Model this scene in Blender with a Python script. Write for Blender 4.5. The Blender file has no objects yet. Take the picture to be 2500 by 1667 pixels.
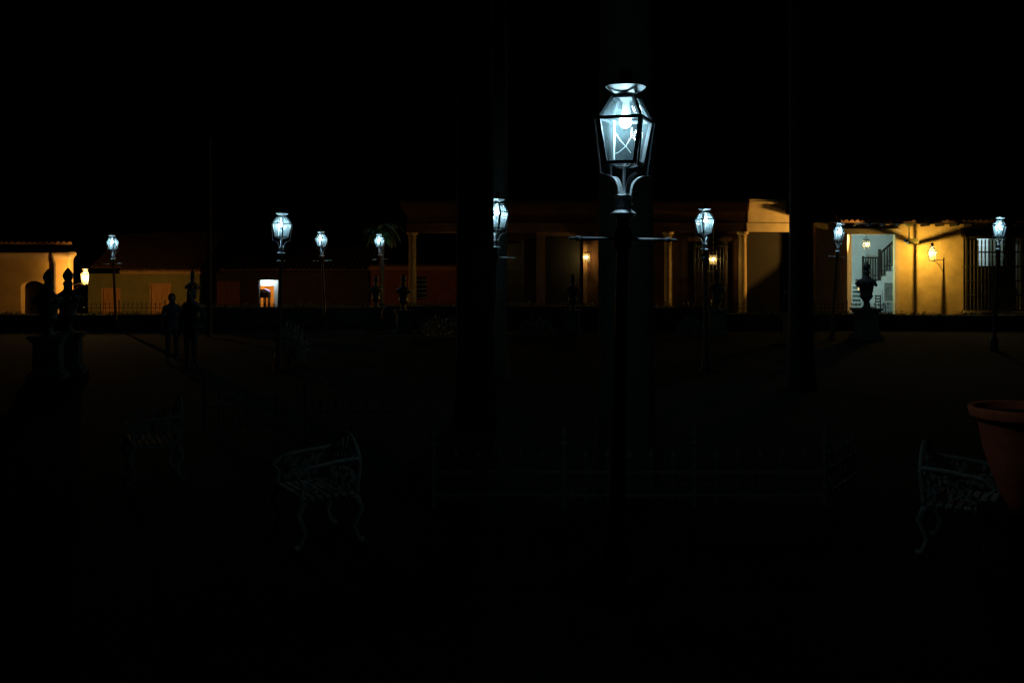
import bpy, bmesh, math, random
from mathutils import Vector, Matrix
R = math.radians
rnd = random.Random(7)
S = bpy.context.scene
C = S.collection

# ------------------------------------------------------------------ camera, world, exposure
F = 2430.6            # focal length in photo pixels (35 mm on a 2500 px wide frame)
EYE, HZ = 2.257, 657.0
cam = bpy.data.cameras.new('camera'); cam.lens = 35; cam.sensor_width = 36
cam.shift_y = -(833.5 - HZ) / 2500.0
cam.clip_end = 2000
co = bpy.data.objects.new('camera', cam); C.objects.link(co)
co.location = (0, 0, EYE); co.rotation_euler = (R(90), 0, 0)
S.camera = co
W = bpy.data.worlds.new('World'); S.world = W; W.use_nodes = True
nt = W.node_tree
sky = nt.nodes.new('ShaderNodeTexSky'); sky.sky_type = 'NISHITA'; sky.sun_disc = False
sky.sun_elevation = R(-7); sky.sun_rotation = R(200)
bgn = nt.nodes['Background']; bgn.inputs['Strength'].default_value = 0.01
nt.links.new(sky.outputs[0], bgn.inputs['Color'])
S.view_settings.view_transform = 'Standard'; S.view_settings.look = 'None'
S.view_settings.exposure = 0.0; S.view_settings.gamma = 1.0
S.cycles.transparent_max_bounces = 24
S.cycles.max_bounces = 8
S.cycles.sample_clamp_indirect = 3.0
S.cycles.caustics_reflective = False
S.cycles.use_denoising = True

def at(px, py, Y): return Vector(((px - 1250) / F * Y, Y, EYE - (py - HZ) / F * Y))
def X(px, Y): return (px - 1250) / F * Y
def Z(py, Y): return EYE - (py - HZ) / F * Y

# ------------------------------------------------------------------ materials
MATS = {}
def mat(name, col, rough=0.7, var=0.25, scale=6.0, metal=0.0, bump=0.15, stretch=(1, 1, 1), col2=None, spec=0.4):
    if name in MATS: return MATS[name]
    m = bpy.data.materials.new(name); m.use_nodes = True; MATS[name] = m
    n, l = m.node_tree.nodes, m.node_tree.links
    b = n['Principled BSDF']
    b.inputs['Roughness'].default_value = rough; b.inputs['Metallic'].default_value = metal
    b.inputs['Specular IOR Level'].default_value = spec
    tc = n.new('ShaderNodeTexCoord'); mp = n.new('ShaderNodeMapping'); mp.inputs['Scale'].default_value = stretch
    l.new(tc.outputs['Object'], mp.inputs[0])
    no = n.new('ShaderNodeTexNoise'); no.inputs['Scale'].default_value = scale; no.inputs['Detail'].default_value = 8
    no.inputs['Roughness'].default_value = 0.65
    l.new(mp.outputs[0], no.inputs['Vector'])
    cr = n.new('ShaderNodeValToRGB')
    c2 = col2 or tuple(c * (1 - var) for c in col)
    c1 = tuple(min(1, c * (1 + var * 0.5)) for c in col)
    cr.color_ramp.elements[0].position = 0.32; cr.color_ramp.elements[0].color = (*c2, 1)
    cr.color_ramp.elements[1].position = 0.68; cr.color_ramp.elements[1].color = (*c1, 1)
    l.new(no.outputs['Fac'], cr.inputs[0]); l.new(cr.outputs[0], b.inputs['Base Color'])
    if bump:
        n2 = n.new('ShaderNodeTexNoise'); n2.inputs['Scale'].default_value = scale * 7; n2.inputs['Detail'].default_value = 5
        l.new(mp.outputs[0], n2.inputs['Vector'])
        bp = n.new('ShaderNodeBump'); bp.inputs['Strength'].default_value = bump; bp.inputs['Distance'].default_value = 0.02
        l.new(n2.outputs['Fac'], bp.inputs['Height']); l.new(bp.outputs[0], b.inputs['Normal'])
    return m
def emit(name, col, strength):
    if name in MATS: return MATS[name]
    m = bpy.data.materials.new(name); m.use_nodes = True; MATS[name] = m
    n, l = m.node_tree.nodes, m.node_tree.links
    n.remove(n['Principled BSDF'])
    e = n.new('ShaderNodeEmission'); e.inputs[0].default_value = (*col, 1); e.inputs[1].default_value = strength
    l.new(e.outputs[0], n['Material Output'].inputs[0]); return m
def glass(name, tint, dust, gloss=0.07, scale=14.0):
    if name in MATS: return MATS[name]
    m = bpy.data.materials.new(name); m.use_nodes = True; MATS[name] = m
    n, l = m.node_tree.nodes, m.node_tree.links
    n.remove(n['Principled BSDF'])
    tr = n.new('ShaderNodeBsdfTransparent'); tr.inputs[0].default_value = (0.96, 0.98, 0.98, 1)
    gl = n.new('ShaderNodeBsdfGlossy'); gl.inputs['Roughness'].default_value = 0.03
    tl = n.new('ShaderNodeBsdfTranslucent'); tl.inputs[0].default_value = (*tint, 1)
    m1 = n.new('ShaderNodeMixShader'); m1.inputs[0].default_value = gloss
    l.new(tr.outputs[0], m1.inputs[1]); l.new(gl.outputs[0], m1.inputs[2])
    tc = n.new('ShaderNodeTexCoord'); mp = n.new('ShaderNodeMapping'); mp.inputs['Scale'].default_value = (1, 1, 0.55)
    no = n.new('ShaderNodeTexNoise'); no.inputs['Scale'].default_value = scale; no.inputs['Detail'].default_value = 7
    no.inputs['Roughness'].default_value = 0.72
    l.new(tc.outputs['Object'], mp.inputs[0]); l.new(mp.outputs[0], no.inputs['Vector'])
    mr = n.new('ShaderNodeMapRange'); mr.inputs[1].default_value = 0.3; mr.inputs[2].default_value = 0.7
    mr.inputs[3].default_value = dust[0]; mr.inputs[4].default_value = dust[1]
    l.new(no.outputs['Fac'], mr.inputs[0])
    m2 = n.new('ShaderNodeMixShader'); l.new(mr.outputs[0], m2.inputs[0])
    l.new(m1.outputs[0], m2.inputs[1]); l.new(tl.outputs[0], m2.inputs[2])
    l.new(m2.outputs[0], n['Material Output'].inputs[0]); return m

IRON = mat('iron_paint', (0.035, 0.038, 0.042), 0.5, 0.3, 20, bump=0.1)
IRON_PALE = mat('iron_grey', (0.68, 0.69, 0.72), 0.5, 0.3, 18, bump=0.15)
POSTM = mat('post_iron', (0.10, 0.055, 0.035), 0.6, 0.3, 10, bump=0.2, stretch=(1, 1, .3))
BOWLM = mat('zinc', (0.62, 0.64, 0.65), 0.45, 0.3, 16, bump=0.1)
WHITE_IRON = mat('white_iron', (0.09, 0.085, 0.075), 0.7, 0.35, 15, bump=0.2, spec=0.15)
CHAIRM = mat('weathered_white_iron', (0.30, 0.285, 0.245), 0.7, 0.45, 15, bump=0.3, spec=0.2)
YWALL = mat('yellow_plaster', (0.66, 0.44, 0.15), 0.9, 0.30, 1.1, bump=0.25)
YTRIM = mat('cream_trim', (0.66, 0.50, 0.30), 0.9, 0.16, 2.0, bump=0.2)
RWALL = mat('oxblood_plaster', (0.14, 0.06, 0.03), 0.9, 0.3, 1.3, bump=0.25)
CREAM = mat('cream_plaster', (0.62, 0.46, 0.26), 0.9, 0.2, 1.6, bump=0.2)
OWALL = mat('ochre_plaster', (0.62, 0.40, 0.14), 0.9, 0.2, 1.2, bump=0.25)
GWALL = mat('olive_plaster', (0.34, 0.29, 0.09), 0.9, 0.2, 1.2, bump=0.25)
DWALL = mat('brown_plaster', (0.06, 0.033, 0.015), 0.9, 0.3, 1.2, bump=0.25)
TILE = mat('clay_tile', (0.13, 0.06, 0.03), 0.85, 0.5, 7, bump=0.3)
WOOD = mat('dark_wood', (0.018, 0.013, 0.009), 0.6, 0.4, 9, bump=0.2, stretch=(1, 1, .15))
OLIVEWOOD = mat('olive_wood', (0.07, 0.055, 0.022), 0.6, 0.35, 9, bump=0.2, stretch=(1, 1, .15))
REDWOOD = mat('red_shutter_wood', (0.22, 0.06, 0.025), 0.7, 0.3, 8, bump=0.2, stretch=(1, 1, .12))
ORANGEWOOD = mat('orange_shutter_wood', (0.78, 0.38, 0.12), 0.7, 0.25, 8, bump=0.2, stretch=(1, 1, .12))
WHITEWALL = mat('white_plaster', (0.72, 0.74, 0.72), 0.9, 0.1, 1.5, bump=0.15)
PINKWALL = mat('apricot_plaster', (0.75, 0.42, 0.12), 0.9, 0.15, 1.5, bump=0.1)
FLOORT = mat('floor_tile', (0.20, 0.14, 0.10), 0.5, 0.3, 4, bump=0.05)
STONE = mat('pedestal_stone', (0.09, 0.088, 0.08), 0.9, 0.35, 5, bump=0.4)
URNM = mat('urn_glaze', (0.05, 0.05, 0.045), 0.45, 0.4, 9, bump=0.3)
TRUNK = mat('palm_bark', (0.036, 0.032, 0.026), 0.9, 0.35, 6, bump=0.35, stretch=(1, 1, 2.5))
FROND = mat('palm_leaf', (0.018, 0.045, 0.01), 0.5, 0.4, 5, bump=0)
LEAF = mat('hedge_leaf', (0.04, 0.07, 0.025), 0.6, 0.5, 8, bump=0)
SILVERLEAF = mat('grey_leaf', (0.16, 0.19, 0.15), 0.6, 0.4, 8, bump=0)
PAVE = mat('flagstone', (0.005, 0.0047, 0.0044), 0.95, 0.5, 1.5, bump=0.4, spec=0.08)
COBBLE = mat('cobble', (0.06, 0.055, 0.05), 0.85, 0.5, 9, bump=0.6)
TERRA = mat('terracotta', (0.80, 0.15, 0.05), 0.85, 0.25, 7, bump=0.2)
SKIN = mat('skin', (0.28, 0.16, 0.10), 0.6, 0.15, 10, bump=0)
CLOTH = mat('dark_cloth', (0.05, 0.05, 0.06), 0.9, 0.3, 12, bump=0.1)
HAIR = mat('dark_hair', (0.02, 0.015, 0.012), 0.6, 0.3, 30, bump=0.2)
LILAC = mat('lilac_cloth', (0.65, 0.48, 0.80), 0.9, 0.2, 10, bump=0.1)
ART = mat('dark_picture', (0.05, 0.06, 0.06), 0.5, 0.6, 3, bump=0, col2=(0.25, 0.26, 0.24))
PLATE = mat('yellow_box_paint', (0.60, 0.52, 0.16), 0.6, 0.1, 6, bump=0.05)
COOLGLASS = glass('dusty_cool_glass', (0.80, 0.96, 1.0), (0.045, 0.10), 0.012, 9)
CLEARGLASS = glass('clear_cool_glass', (0.75, 0.95, 1.0), (0.006, 0.065), 0.016, 11)
WARMGLASS = glass('dusty_warm_glass', (1.0, 0.9, 0.7), (0.02, 0.06), 0.02)
COOL = (0.50, 0.84, 1.0)
LED = emit('cool_bulb', COOL, 260)
SODIUM = emit('amber_bulb', (1.0, 0.64, 0.15), 44000)
SODIUM2 = emit('deep_amber_bulb', (1.0, 0.52, 0.13), 11000)
WARMB = emit('warm_bulb', (1.0, 0.70, 0.22), 380)

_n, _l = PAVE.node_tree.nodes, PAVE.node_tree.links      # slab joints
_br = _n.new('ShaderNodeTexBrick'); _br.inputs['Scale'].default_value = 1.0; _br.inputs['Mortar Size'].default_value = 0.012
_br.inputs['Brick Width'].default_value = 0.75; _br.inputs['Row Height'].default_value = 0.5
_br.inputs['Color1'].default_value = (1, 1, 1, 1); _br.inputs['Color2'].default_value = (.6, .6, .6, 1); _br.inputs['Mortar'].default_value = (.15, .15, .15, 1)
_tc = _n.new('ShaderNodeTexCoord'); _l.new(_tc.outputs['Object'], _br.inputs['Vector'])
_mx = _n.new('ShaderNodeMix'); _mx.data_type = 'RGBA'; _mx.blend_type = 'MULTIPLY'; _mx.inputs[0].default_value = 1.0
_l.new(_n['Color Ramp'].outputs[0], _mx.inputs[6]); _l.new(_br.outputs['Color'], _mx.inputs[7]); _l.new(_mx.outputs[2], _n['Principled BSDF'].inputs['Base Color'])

# ------------------------------------------------------------------ mesh builder
class MB:
    def __init__(s): s.v, s.f = [], []
    def add(s, vs, fs):
        o = len(s.v); s.v += [tuple(v) for v in vs]; s.f += [tuple(i + o for i in f) for f in fs]; return s
    def box(s, x0, x1, y0, y1, z0, z1):
        return s.add([(x0, y0, z0), (x1, y0, z0), (x1, y1, z0), (x0, y1, z0), (x0, y0, z1), (x1, y0, z1), (x1, y1, z1), (x0, y1, z1)],
                     [(0, 3, 2, 1), (4, 5, 6, 7), (0, 1, 5, 4), (1, 2, 6, 5), (2, 3, 7, 6), (3, 0, 4, 7)])
    def lathe(s, prof, n=20, c=(0, 0, 0), phase=0.0, sx=1, sy=1):
        vs, fs = [], []
        for r, z in prof:
            for i in range(n):
                a = 2 * math.pi * i / n + phase
                vs.append((c[0] + max(r, 1e-4) * math.cos(a) * sx, c[1] + max(r, 1e-4) * math.sin(a) * sy, c[2] + z))
        for k in range(len(prof) - 1):
            for i in range(n):
                j = (i + 1) % n
                fs.append((k * n + i, k * n + j, (k + 1) * n + j, (k + 1) * n + i))
        fs.append(tuple(range(n - 1, -1, -1))); fs.append(tuple((len(prof) - 1) * n + i for i in range(n)))
        return s.add(vs, fs)
    def tube(s, pts, r, n=8, cap=True):
        pts = [Vector(p) for p in pts]; rs = r if isinstance(r, (list, tuple)) else [r] * len(pts)
        vs, fs = [], []; ref = None
        for k, p in enumerate(pts):
            d = (pts[min(k + 1, len(pts) - 1)] - pts[max(k - 1, 0)]).normalized()
            if ref is None: ref = Vector((0, 0, 1)) if abs(d.z) < 0.9 else Vector((1, 0, 0))
            u = d.cross(ref).normalized(); w = d.cross(u).normalized(); ref = -w if False else u.cross(d) * 1.0
            ref = u.cross(d).normalized() if abs(u.cross(d).length) > 1e-6 else ref
            for i in range(n):
                a = 2 * math.pi * (i + .5) / n
                vs.append(p + (u * math.cos(a) + w * math.sin(a)) * rs[k])
        for k in range(len(pts) - 1):
            for i in range(n):
                j = (i + 1) % n
                fs.append((k * n + i, k * n + j, (k + 1) * n + j, (k + 1) * n + i))
        if cap: fs.append(tuple(range(n - 1, -1, -1))); fs.append(tuple((len(pts) - 1) * n + i for i in range(n)))
        return s.add(vs, fs)
    def prism(s, poly, y0, y1):       # polygon in (x,z) extruded along y
        n = len(poly)
        vs = [(x, y0, z) for x, z in poly] + [(x, y1, z) for x, z in poly]
        fs = [tuple(range(n)), tuple(range(2 * n - 1, n - 1, -1))]
        for i in range(n): j = (i + 1) % n; fs.append((i, i + n, j + n, j))
        return s.add(vs, fs)
    def prism_x(s, poly, x0, x1):     # polygon in (y,z) extruded along x
        n = len(poly)
        vs = [(x0, y, z) for y, z in poly] + [(x1, y, z) for y, z in poly]
        fs = [tuple(range(n - 1, -1, -1)), tuple(range(n, 2 * n))]
        for i in range(n): j = (i + 1) % n; fs.append((i, j, j + n, i + n))
        return s.add(vs, fs)
    def wall(s, x0, x1, z0, z1, y0, y1, holes):
        xs = sorted({x0, x1} | {min(max(h[i], x0), x1) for h in holes for i in (0, 1)})
        zs = sorted({z0, z1} | {min(max(h[i], z0), z1) for h in holes for i in (2, 3)})
        nx, nz = len(xs) - 1, len(zs) - 1
        def solid(i, k):
            if i < 0 or k < 0 or i >= nx or k >= nz: return False
            cx, cz = (xs[i] + xs[i + 1]) / 2, (zs[k] + zs[k + 1]) / 2
            return not any(h[0] < cx < h[1] and h[2] < cz < h[3] for h in holes)
        for i in range(nx):
            for k in range(nz):
                if not solid(i, k): continue
                a, b, c, d = xs[i], xs[i + 1], zs[k], zs[k + 1]
                s.add([(a, y0, c), (b, y0, c), (b, y0, d), (a, y0, d)], [(0, 1, 2, 3)])
                s.add([(a, y1, c), (b, y1, c), (b, y1, d), (a, y1, d)], [(3, 2, 1, 0)])
                if not solid(i - 1, k): s.add([(a, y0, c), (a, y1, c), (a, y1, d), (a, y0, d)], [(3, 2, 1, 0)])
                if not solid(i + 1, k): s.add([(b, y0, c), (b, y1, c), (b, y1, d), (b, y0, d)], [(0, 1, 2, 3)])
                if not solid(i, k - 1): s.add([(a, y0, c), (b, y0, c), (b, y1, c), (a, y1, c)], [(3, 2, 1, 0)])
                if not solid(i, k + 1): s.add([(a, y0, d), (b, y0, d), (b, y1, d), (a, y1, d)], [(0, 1, 2, 3)])
        return s
    def tiles(s, x0, x1, ye, ze, yr, zr, pitch=0.28, hip=None):   # barrel tile roof: ridges run up the slope
        n = max(1, round((x1 - x0) / pitch)); p = (x1 - x0) / n
        sl = Vector((0, yr - ye, zr - ze)); nrm = Vector((0, -(zr - ze), yr - ye)).normalized()
        row = []
        for i in range(n):
            for k in range(6):
                a = math.pi * k / 5
                row.append((x0 + p * (i + 0.5 - 0.42 * math.cos(a)), 0.10 * math.sin(a)))
        vs, fs = [], []
        for t in (0, 1):
            for (x, h) in row:
                b = Vector((min(x, hip) if (t and hip is not None) else x, ye, ze)) + sl * t + nrm * h; vs.append(b)
        for t in (0, 1):
            for (x, h) in row:
                b = Vector((min(x, hip) if (t and hip is not None) else x, ye, ze)) + sl * t - nrm * 0.06; vs.append(b)
        m = len(row)
        for i in range(m - 1):
            fs.append((i, i + 1, m + i + 1, m + i))
            fs.append((2 * m + i, 3 * m + i, 3 * m + i + 1, 2 * m + i + 1))
            fs.append((i, 2 * m + i, 2 * m + i + 1, i + 1))
        return s.add(vs, fs)
    def build(s, name, m, parent=None, smooth=False, loc=None, rot=None, bevel=0, weld=False):
        me = bpy.data.meshes.new(name); me.from_pydata(s.v, [], s.f); me.update()
        if weld:
            bm = bmesh.new(); bm.from_mesh(me); bmesh.ops.remove_doubles(bm, verts=bm.verts[:], dist=1e-5); bm.to_mesh(me); bm.free()
        if smooth:
            for p in me.polygons: p.use_smooth = True
        o = bpy.data.objects.new(name, me); C.objects.link(o); me.materials.append(m)
        if parent: o.parent = parent
        if loc is not None: o.location = loc
        if rot is not None: o.rotation_euler = rot
        if bevel:
            b = o.modifiers.new('bevel', 'BEVEL'); b.width = bevel; b.segments = 2; b.limit_method = 'ANGLE'
        if smooth:
            try: me.set_sharp_from_angle(angle=R(40))
            except Exception: pass
        return o
def sphere(r, n=12, c=(0, 0, 0), sz=1.0):
    return MB().lathe([(r * math.sin(math.pi * k / 8), -r * sz * math.cos(math.pi * k / 8)) for k in range(9)], n, c)

def empty(name, loc, label, cat, rot=(0, 0, 0), group=None):
    o = bpy.data.objects.new(name, None); o.empty_display_size = 0.2; C.objects.link(o)
    o.location = loc; o.rotation_euler = rot; tag(o, label, cat, group); return o
def tag(o, label, cat, group=None):
    o['label'] = label; o['category'] = cat
    if group: o['group'] = group
    return o
def kind(o, k): o['kind'] = k; return o
def children(o): return [c for c in bpy.data.objects if c.parent == o]
def copy_tree(o, parent=None):
    kids = children(o)
    c = o.copy(); C.objects.link(c)
    if parent: c.parent = parent
    for k in kids: copy_tree(k, c)
    return c

# ------------------------------------------------------------------ ground
g = MB(); g.add([(-700, -700, -1.7), (700, -700, -1.7), (700, 900, -1.7), (-700, 900, -1.7)], [(0, 1, 2, 3)])
kind(g.build('ground', COBBLE), 'structure')
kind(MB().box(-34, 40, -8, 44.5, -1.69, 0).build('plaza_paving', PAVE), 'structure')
kind(MB().box(-9, 60, 44.52, 90, -1.69, -0.15).build('street', COBBLE), 'structure')
kind(MB().box(-7, 16.0, 48.0, 49.6, -0.149, 0.06).build('pavement', COBBLE), 'structure')

# ------------------------------------------------------------------ yellow house on the right
YR = 50.8
xr0 = 15.45
def xr(px): return X(px, YR) - xr0
def zr(py): return Z(py, YR)
house = empty('yellow_house', (xr0, YR, -0.15), 'yellow plastered house lit by a wall lantern, open doorway showing a white staircase', 'house')
O = 0.15   # house origin is 0.15 below plaza level
dx0, dx1, dz1 = xr(2075), xr(2183), zr(573) + O
wx0, wx1, wz1 = xr(2352), xr(2493), zr(578) + O
MB().wall(0, 18, 0, zr(543) + O, 0, 0.18, [(dx0, dx1, -1, dz1), (wx0, wx1, 0.35, wz1)]).build('wall', YWALL, house)
# door surround
ds = MB()
ds.box(dx0 - 0.42, dx0 - 0.002, -0.16, 0.0, 0, dz1 + 0.002); ds.box(dx1 + 0.002, dx1 + 0.24, -0.10, 0.0, 0, dz1 + 0.002)
ds.box(dx0 - 0.5, dx1 + 0.3, -0.18, 0.0, dz1 + 0.004, dz1 + 0.30)
ds.box(dx0 - 0.58, dx0 - 0.422, -0.10, 0, 0, dz1)
ds.build('door_surround', YTRIM, house, bevel=0.01)
lf = MB(); dv = Vector((-0.47, -0.50, 0)).normalized(); nv = Vector((dv.y, -dv.x, 0)) * 0.045
q0 = Vector((dx0 - 0.01, -0.19, 0.03)); q1 = q0 + dv * 0.52; up = Vector((0, 0, dz1 - 0.05))
lf.add([q0, q1, q1 - nv, q0 - nv, q0 + up, q1 + up, q1 - nv + up, q0 - nv + up], [(0, 3, 2, 1), (4, 5, 6, 7), (0, 1, 5, 4), (1, 2, 6, 5), (2, 3, 7, 6), (3, 0, 4, 7)])
dl_ = lf.build('door_leaf', mat('pale_door_paint', (0.82, 0.66, 0.55), 0.7, 0.15, 3, bump=0.1), house)
# eaves, rafters, roof
ez = zr(549) + O
rf = MB().tiles(0.85, 18.5, -1.0, ez + 0.12, 5.5, ez + 3.4, 0.28)
roof = rf.build('roof', TILE, house)
MB().box(0.9, 18.4, -0.85, 0.0, ez + 0.02, ez + 0.055).build('eaves_board', WOOD, roof)
for i in range(24):
    MB().box(0.95 + i * 0.74, 1.05 + i * 0.74, -0.9, -0.003, ez - 0.09, ez + 0.018).build('rafter', WOOD, roof)
MB().box(xr(2296), xr(2296) + 0.02, -0.022, -0.001, zr(607) + O, ez - 0.1).build('conduit', YTRIM, house)
# window cage of turned bars under a little sloping hood
cage_y = -0.42
wf = MB()
for z in (0.30, zr(722) + O, zr(687) + O, zr(653) + O, zr(618) + O, wz1 - 0.09):
    wf.box(wx0 - 0.02, wx1 + 0.02, cage_y - 0.03, cage_y + 0.05, z, z + 0.08)
for x in (wx0 - 0.08, wx1): wf.box(x, x + 0.08, cage_y - 0.032, cage_y + 0.052, 0.3, wz1)
for z in (0.30, zr(653) + O, wz1 - 0.09):
    wf.box(wx0 - 0.07, wx0 - 0.01, cage_y + 0.053, 0, z, z + 0.06); wf.box(wx1 + 0.01, wx1 + 0.07, cage_y + 0.053, 0, z, z + 0.06)
win = wf.build('window', OLIVEWOOD, house)
bars = MB(); nb = 16
for i in range(1, nb):
    x = wx0 + (wx1 - wx0) * i / nb
    prof = []
    zz = 0.38
    while zz < wz1 - 0.1:
        prof.append((0.040 if int(zz / 0.09) % 4 else 0.028, zz)); zz += 0.09
    bars.lathe(prof, 8, (x, cage_y + 0.01, 0))
bars.build('window_bars', OLIVEWOOD, win)
MB().box(wx0 - 0.12, wx1 + 0.12, cage_y - 0.08, 0, 0.17, 0.298).build('window_sill', YTRIM, win)
h = wz1 + 0.003
MB().prism_x([(0, h), (cage_y - 0.14, h), (cage_y - 0.10, h + 0.09), (0, h + 0.42)], wx0 - 0.14, wx1 + 0.14).build('window_hood', DWALL, win)
# rooms behind the openings
rm = MB(); ry1 = 5.2; rx0, rx1 = xr(2045), xr(2315); cz = dz1 + 0.55
rm.box(rx0, rx1, ry1, ry1 + 0.2, 0, cz); rm.box(rx0 - 0.2, rx0 - 0.002, 0.182, ry1 + 0.2, 0, cz); rm.box(rx1 + 0.002, rx1 + 0.2, 0.182, ry1 + 0.2, 0, cz)
rm.box(rx0 - 0.2, rx1 + 0.2, 0.182, ry1 + 0.2, cz + 0.002, cz + 0.15)
rm.build('room_wall', WHITEWALL, house)
MB().box(rx0 - 0.2, rx1 + 0.2, 0.182, ry1 + 0.2, -0.1, 0.02).build('room_floor', FLOORT, house)
def xi(px, Y): return X(px, Y) - xr0
sy = YR + 4.0                                      # staircase plane
sx0, sx1 = xi(2128, sy), xi(2240, sy)
zl = Z(685, sy) + O
poly = [(sx0, 0.02), (sx1, 0.02)]
stp = []; x = xi(2150, sy); z = zl
step_pts = [(sx0, zl), (x, zl)]
for i in range(6):
    z += 0.265; step_pts.append((x, z)); x += 0.30; step_pts.append((x, z))
sx1 = x
poly = [(sx0, 0.02), (sx1, 0.02)] + list(reversed(step_pts))
st = MB().prism(poly, 4.0, 5.19).build('staircase', WHITEWALL, house)
tr = MB(); tr.box(xi(2106, sy), step_pts[1][0] + 0.02, 3.96, 5.18, zl + 0.002, zl + 0.05)
x = step_pts[1][0]; z = zl
for i in range(6):
    z += 0.265; tr.box(x - 0.03, x + 0.30, 3.96, 5.18, z + 0.002, z + 0.045); x += 0.30
tr.build('stair_treads', WOOD, st)
bl = MB(); rail_h = 1.22; xa = xi(2105, sy); xb = step_pts[1][0]
bl.box(xa, xb, 3.95, 4.05, zl + rail_h, zl + rail_h + 0.08); bl.box(xa, xa + 0.10, 3.94, 4.06, zl - 0.15, zl + rail_h + 0.14)
bl.box(xb - 0.12, xb, 3.94, 4.06, zl + 0.05, zl + rail_h + 0.5)
xx = xa + 0.16
while xx < xb - 0.15: bl.box(xx, xx + 0.055, 3.97, 4.03, zl + 0.05, zl + rail_h); xx += 0.135
for i in range(12):
    xx = xb + 0.03 + i * 0.15; zz = zl + 0.265 * (math.floor((xx - xb) / 0.30) + 1)
    top = zl + rail_h + 0.28 + (xx - xb) * 0.883
    bl.box(xx, xx + 0.055, 3.97, 4.03, zz + 0.05, top)
a0 = Vector((xb - 0.05, 4.0, zl + rail_h + 0.26)); a1 = Vector((xb + 1.8, 4.0, zl + rail_h + 0.26 + 1.85 * 0.883))
bl.tube([a0, a1], 0.06, 6)
bl.build('balustrade', WOOD, st)
# arched panel under the stairs
ap = [(xi(2153, sy), 0.03), (xi(2200, sy), 0.03)]
cx, rr, zb = (xi(2153, sy) + xi(2200, sy)) / 2, (xi(2200, sy) - xi(2153, sy)) / 2, Z(715, sy) + O
for k in range(13):
    a = math.pi * k / 12; ap.append((cx + rr * math.cos(a), zb + rr * math.sin(a) * 1.05))
MB().prism(ap, 3.93, 3.997).build('arched_panel', mat('grey_panel', (0.35, 0.38, 0.38), 0.8, 0.2, 4), st)
rl = bpy.data.lights.new('room_light', 'POINT'); rl.energy = 200; rl.color = (0.42, 0.86, 1.0); rl.shadow_soft_size = 0.12
rlo = bpy.data.objects.new('room_light', rl); C.objects.link(rlo); rlo.location = (xr0 + rx0 + 0.75, YR + 0.75, 2.7)
cl = empty('floor_lamp', (xr0 + rx0 + 0.75, YR + 0.75, -0.13), 'slim floor lamp tucked behind the left jamb of the open doorway of the yellow house', 'floor lamp')
MB().lathe([(0.16, 0.0), (0.16, 0.03), (0.015, 0.05), (0.015, 2.62), (0.06, 2.64), (0.07, 2.66)], 14).build('stand', WOOD, cl)
# dim back room behind the barred window, with a bright inner doorway
qx0, qx1 = xr(2336), xr(2540); py0 = 3.0
hx0, hx1 = xi(2386, YR + py0), xi(2452, YR + py0)
pz0, pz1 = Z(650, YR + py0) + O, Z(583, YR + py0) + O
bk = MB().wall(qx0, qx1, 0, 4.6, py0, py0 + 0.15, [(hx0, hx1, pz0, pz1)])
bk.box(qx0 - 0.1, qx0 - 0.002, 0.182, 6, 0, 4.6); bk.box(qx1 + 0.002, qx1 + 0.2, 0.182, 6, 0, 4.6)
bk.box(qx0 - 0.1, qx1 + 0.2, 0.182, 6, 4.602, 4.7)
bk.build('front_room_wall', mat('unlit_room_olive', (0.05, 0.05, 0.03), 0.9, 0.3, 2), house)  # walls coloured dark to stand in for the unlit room
MB().box(qx0, qx1, 5.5, 5.7, 0, 4.6).build('back_room_wall', WHITEWALL, house)
rl2 = bpy.data.lights.new('back_room_light', 'POINT'); rl2.energy = 150; rl2.color = (0.62, 0.9, 1.0); rl2.shadow_soft_size = 0.1
rlo2 = bpy.data.objects.new('back_room_light', rl2); C.objects.link(rlo2); rlo2.location = (xr0 + (hx0 + hx1) / 2, YR + py0 + 1.1, 4.35)

# furniture seen inside the doorway
fy = YR + 2.6
rk = empty('display_rack', (X(2090, fy), fy, 0.0 - 0.13), 'white slatted display rack of dark cards inside the open doorway', 'display rack')
fr = MB(); w = 0.27; hgt = Z(697, fy) + 0.13
for sx in (-w, w - 0.03): fr.box(sx, sx + 0.03, -0.12, 0.12, 0, hgt)
for k in range(7): fr.box(-w + 0.031, w - 0.031, -0.11, 0.11, 0.12 + k * (hgt - 0.15) / 6, 0.15 + k * (hgt - 0.15) / 6)
fr.build('frame', WHITEWALL, rk)
cd = MB()
for k in range(6): cd.box(-w + 0.05, w - 0.05, -0.02, 0.0, 0.16 + k * (hgt - 0.15) / 6, 0.15 + (k + .82) * (hgt - 0.15) / 6)
cd.build('cards', ART, rk)
sd = empty('side_table', (X(2104, fy), fy, -0.13), 'small dark round table beside the white rack in the doorway', 'table')
zt = Z(712, fy) + 0.13
MB().lathe([(0.16, 0), (0.16, 0.03), (0.03, 0.06), (0.03, zt - 0.04)], 14).build('leg', WOOD, sd, True)
MB().lathe([(0.24, zt - 0.04), (0.25, zt - 0.02), (0.24, zt)], 18).build('table_top', WOOD, sd, True)
tl = empty('table_lamp', (X(2099, fy), fy, Z(712, fy)), 'little amber table lamp on the round table in the doorway', 'table lamp')
MB().lathe([(0.05, 0), (0.05, 0.02), (0.015, 0.05), (0.015, 0.13)], 10).build('base', WOOD, tl, True)
MB().lathe([(0.13, 0.12), (0.12, 0.17), (0.07, 0.22)], 14).build('lamp_shade', emit('lamp_shade_glow', (1.0, 0.55, 0.15), 1.6), tl, True)
ch = empty('chair', (X(2150, fy), fy, -0.13), 'slim dark ladder back chair by the stairs inside the doorway', 'chair', (0, 0, R(25)))
MB().box(-0.2, 0.2, -0.2, 0.2, 0.43, 0.47).build('seat', WOOD, ch)
bb = MB()
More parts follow.
